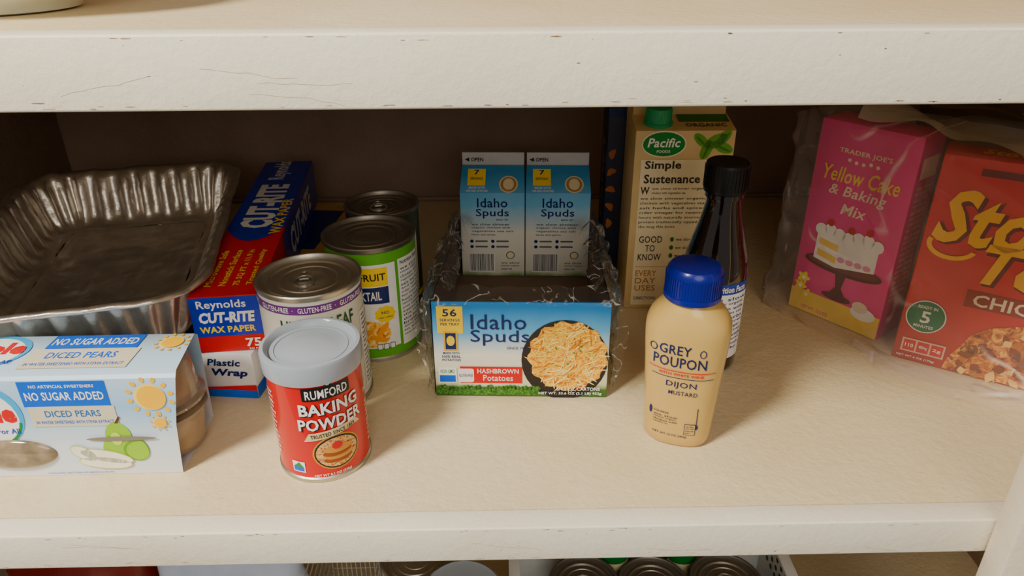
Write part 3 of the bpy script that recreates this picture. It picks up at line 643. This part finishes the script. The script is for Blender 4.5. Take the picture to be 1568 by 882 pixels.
for i in range(100):
    x=random.uniform(.055,.13); y=random.uniform(.004,.058)
    if y<.02+(x-.05)*.8: o.ell(mp,x,y,random.uniform(.003,.007),random.uniform(.002,.005),(shb[i%3] if i%2 else M('crumb_dark',(130,70,25),.5)) if i%3 else bread,3+i%5,random.uniform(0,3),8,.12,4)
o.ell(mp,.0195,.049,.0165,.0165,WH,3); o.ell(mp,.0195,.049,.0155,.0155,M('badge_green',(30,115,80),.4),4); o.text(mp,'5',.0195,.0485,.008,.012,WH,5,.02); o.text(mp,'READY IN',.0195,.0585,.016,.003,WH,5); o.text(mp,'MINUTES',.0195,.039,.016,.003,WH,5)
o.rect(mp,.006,.010,.042,.024,M('nut_strip',(225,190,160),.4),3)
for i in range(3): o.rect(mp,.0075+i*.0115,.0115,.0175+i*.0115,.0225,RED,4); o.text(mp,('110','400mg','2g')[i],.0125+i*.0115,.017,.007,.004,WH,5)
o.text(mp,'NET WT 6 OZ (170g)',.02,.005,.032,.0025,WH,4); o.text(mp,'SERVING SUGGESTION',.11,.186,.03,.002,WH,4)
o.rect(mp,.03,.186,.09,.192,DR,3)
mt=Face((0,0,sh),(1,0,0),(0,1,0)); o.text(mt,'Stove Top',.067,.022,.08,.02,GO,2,.03,.25)
ml=Face((0,sd,0),(0,-1,0)); o.lines(ml,.006,.038,.03,.17,18,WH,2)
o.done()
# ---------------------------------------------------------------- clear bag around boxes
o=O('plastic_produce_bag',(0,0,0))
bagf=film('bag_film',(250,244,238),.085,.75,.16,.6,26,.14,crease=.55,cscale=9,cw=.016,stretch=(1,1,.55))
path=[Vector(p) for p in ((.350,.755,0),(.316,.735,0),(.296,.705,0),(.310,.681,0),(.338,.643,0),(.360,.610,0),(.372,.586,0),(.402,.560,0),(.442,.533,0),(.490,.500,0),(.520,.495,0),(.535,.530,0),(.52,.58,0))]
def pathp(t):
    x=t*(len(path)-1); i=min(int(x),len(path)-2); return path[i].lerp(path[i+1],x-i)
cen=Vector((.43,.64,0))
def crease(q):
    a=noise.noise(Vector((q.x*14+q.z*9,q.y*14-q.z*5,q.z*10)))
    return (1-min(1,abs(a)*7))
def f(u,v):
    p=pathp(u); out=(p-cen).normalized()
    z=v*.222
    k=.010*(1-v)**3+.003+ (.0 if v<.93 else -.05*(v-.93)/.07)
    q=p+out*k+Vector((0,0,z+.0008)); w=wr(Vector((q.x,q.y,q.z*.5)),.005,22)+wr(q,.0015,80); 
    w.z*=.3 if v>.05 else 0
    if v>.05: w+=out*(.001+.006*crease(q))
    return q+w
o.surf(f,170,80,bagf)
def f(u,v):
    p=pathp(.40+u*.45); out=(p-cen).normalized(); q=p+out*(.010+.030*v*math.sin(u*pi*.9+.2)); q.z=.004+.005*(1-v); return cz(q+wr(q,.0035,60))
o.surf(f,70,10,bagf)
o.done(60)
wp=film('bag_white_fold',(232,226,218),.5,.6,.25,.5,40)
o=O('folded_plastic_bag',(0,0,0))
def f(u,v):
    p=Vector((.340,.680,.214)).lerp(Vector((.50,.52,.209)),u)+Vector((.05,.05,0))*(v-.30)*(1.0)
    p.z+=.006*math.sin(u*7+v*3)+.006*v; return p+wr(p,.008,25)
o.surf(f,50,20,wp)
BD=M('dark_wrapper',(96,78,66),.35,coat=.3,bump=.4,bs=40)
def fb(u,v):
    p=Vector((.395,.665,.227)).lerp(Vector((.53,.54,.217)),u)+Vector((.05,.06,0))*(v-.2)
    p.z+=.004*math.sin(u*6+v*4)+.010*v; return p+wr(p,.005,22)
o.surf(fb,50,20,BD)
mpb=Fn(lambda a,b,n:fb(a,b)+Vector((0,0,n+.0006)),None); o.ring(mpb,.45,.25,.09,.12,.02,WH,2,n=4); o.text(mpb,'V',.45,.25,.06,.12,WH,2)
o.done(60)
# ---------------------------------------------------------------- bowl on upper shelf
o=O('ceramic_bowl',(-.312,.498,SP))
BWm=M('bowl_glaze',(226,228,208),.25,coat=.5)
o.lathe([(0,.004),(.040,.003),(.043,0),(.047,.001),(.050,.006),(.066,.018),(.082,.040),(.090,.062),(.0905,.064),(.088,.064),(.079,.041),(.062,.020),(.045,.009),(0,.008)],BWm,72)
o.lathe([(.0668,.0185),(.0672,.0186),(.0692,.0215),(.0688,.0216)],M('bowl_stripe',(200,110,100),.3),72)
o.done()
# ---------------------------------------------------------------- lower shelf items
zl=-.36
def lowcan(name,x,y,r,h,col,lidmat,tab=True):
    o=O(name,(x,y,zl+.0025)); can_body(o,r,h,M('lab_'+str(col),col,.4)); can_end(o,r,h,lidmat,tab)
    mp=Cyl(r,0); o.rect(mp,-.02,.03,.02,h-.02,CREAM,0); o.text(mp,'BEANS',0,h*.6,.03,.01,NAVY,2); return o.done()
lowcan('tin_can',.083,.550,.036,.114,(60,70,60),TIND); lowcan('tin_can',.157,.550,.036,.110,(40,60,40),TIND); lowcan('tin_can',.233,.548,.037,.114,(70,90,50),TIND)
lowcan('tall_tin_can',.120,.594,.0170,.128,(30,110,50),TIND); lowcan('tall_tin_can',.195,.594,.0170,.126,(30,110,50),TIND)
o=O('fried_onion_can',(-.092,.560,zl)); can_body(o,.036,.147,WH); can_end(o,.036,.147,TIN); mp=Cyl(.036,0); o.text(mp,'FRIED',0,.133,.036,.010,NAVY,2,.03); o.text(mp,'ONIONS',0,.121,.04,.010,RED,2,.03); o.done()
o=O('lidded_can',(-.040,.492,zl)); can_body(o,.036,.168,M('lowred',(150,40,40),.4)); 
o.lathe([(.0365,.160),(.0385,.160),(.0385,.171),(.036,.173),(.033,.171),(0,.170)],lidm); mp=Cyl(.036,0); o.text(mp,'COCOA',0,.12,.036,.011,WH,2,.03); o.done()
o=O('white_storage_basket',(.152,.548,zl)); wpz=M('basket_plastic',(225,225,220),.4)
bx,by,bh2=.142,.066,.135
for s0 in (-1,1):
    o.box(s0*bx-.0015,s0*bx+.0015,-by,by,0,bh2,wpz,.0005); o.box(-bx,bx,s0*by-.0015,s0*by+.0015,0,bh2*.8,wpz,.0005)
o.box(-bx,bx,-by,by,0,.002,wpz)
for s0 in (-1,1): o.box(s0*bx-.006,s0*bx+.006,-by-.004,by+.004,bh2-.003,bh2+.002,wpz,.001)
for i in range(9):
    for k in range(3):
        o.ell(Face((bx-.0016,by,0),(0,-1,0)),.01+i*.012,.10+k*.011,.003,.003,BK,0)
o.done()
o=O('snack_bag',(-.285,.56,zl))
sb=M('snack_bag_foil',(205,216,236),.3,coat=.3); 
def f(u,v):
    t=u*2*pi; k=math.sin(min(1,(v*.94+.03)*1.0)*pi)**.5; x=.075*math.cos(t); y=.035*math.sin(t)*k; p=Vector((x,y,v*.19)); return p+wr(p,.005,40)*(1 if v>0.05 else 0)
o.surf(f,60,24,sb,True); mp=Fn(lambda a,b,n:Vector((a,-.041-n,b)),.01); o.ell(mp,.02,.12,.02,.02,YEL,1); o.done(60)
o=O('red_snack_bag',(-.445,.57,zl)); o.surf(f,60,24,M('snack_bag_red',(110,35,30),.35),True); o.done(60)
o=O('wire_basket',(-.165,.575,zl)); wm=M('wire_grey',(190,190,185),.4,metal=.3)
for i in range(14): 
    x=-.035+i*.07/13
    o.box(x-.0006,x+.0006,-.05,-.0488,.0,.15,wm); o.box(x-.0006,x+.0006,.0488,.05,.0,.15,wm); o.box(x-.0006,x+.0006,-.05,.05,.0,.0012,wm)
for z in [k*.015 for k in range(11)]: o.box(-.035,.035,-.0506,-.0494,z,z+.0012,wm); o.box(-.035,.035,.0494,.0506,z,z+.0012,wm); o.box(-.0356,-.0344,-.05,.05,z,z+.0012,wm); o.box(.0344,.0356,-.05,.05,z,z+.0012,wm)
o.done()
# ---------------------------------------------------------------- lights
def area(name,loc,tgt,size,e,col):
    l=bpy.data.lights.new(name,'AREA'); l.size=size; l.energy=e; l.color=col; l.shape='DISK'
    ob=bpy.data.objects.new(name,l); ob.location=loc
    ob.rotation_euler=(Vector(tgt)-Vector(loc)).to_track_quat('-Z','Y').to_euler(); S.collection.objects.link(ob)
area('ceiling_lamp',(-1.05,-.42,1.55),(0,.6,0),.42,64,(1,.95,.85))
area('room_fill_lamp',(.3,-1.7,1.3),(0,.7,0),1.5,22,(1,.95,.88))
w=bpy.data.worlds.new('World'); S.world=w; w.use_nodes=True
bg=w.node_tree.nodes['Background']; bg.inputs[0].default_value=(1,.92,.82,1); bg.inputs[1].default_value=.26
# ---------------------------------------------------------------- camera
cam=bpy.data.cameras.new('Camera'); co=bpy.data.objects.new('Camera',cam); S.collection.objects.link(co)
cam.sensor_width=36; cam.lens=26; cam.clip_start=.01
R=Matrix.Rotation(math.radians(-.95),4,'Z')@Matrix.Rotation(math.radians(63),4,'X')@Matrix.Rotation(math.radians(-.3),4,'Z')
co.matrix_world=Matrix.Translation((0,0,.383))@R
S.camera=co
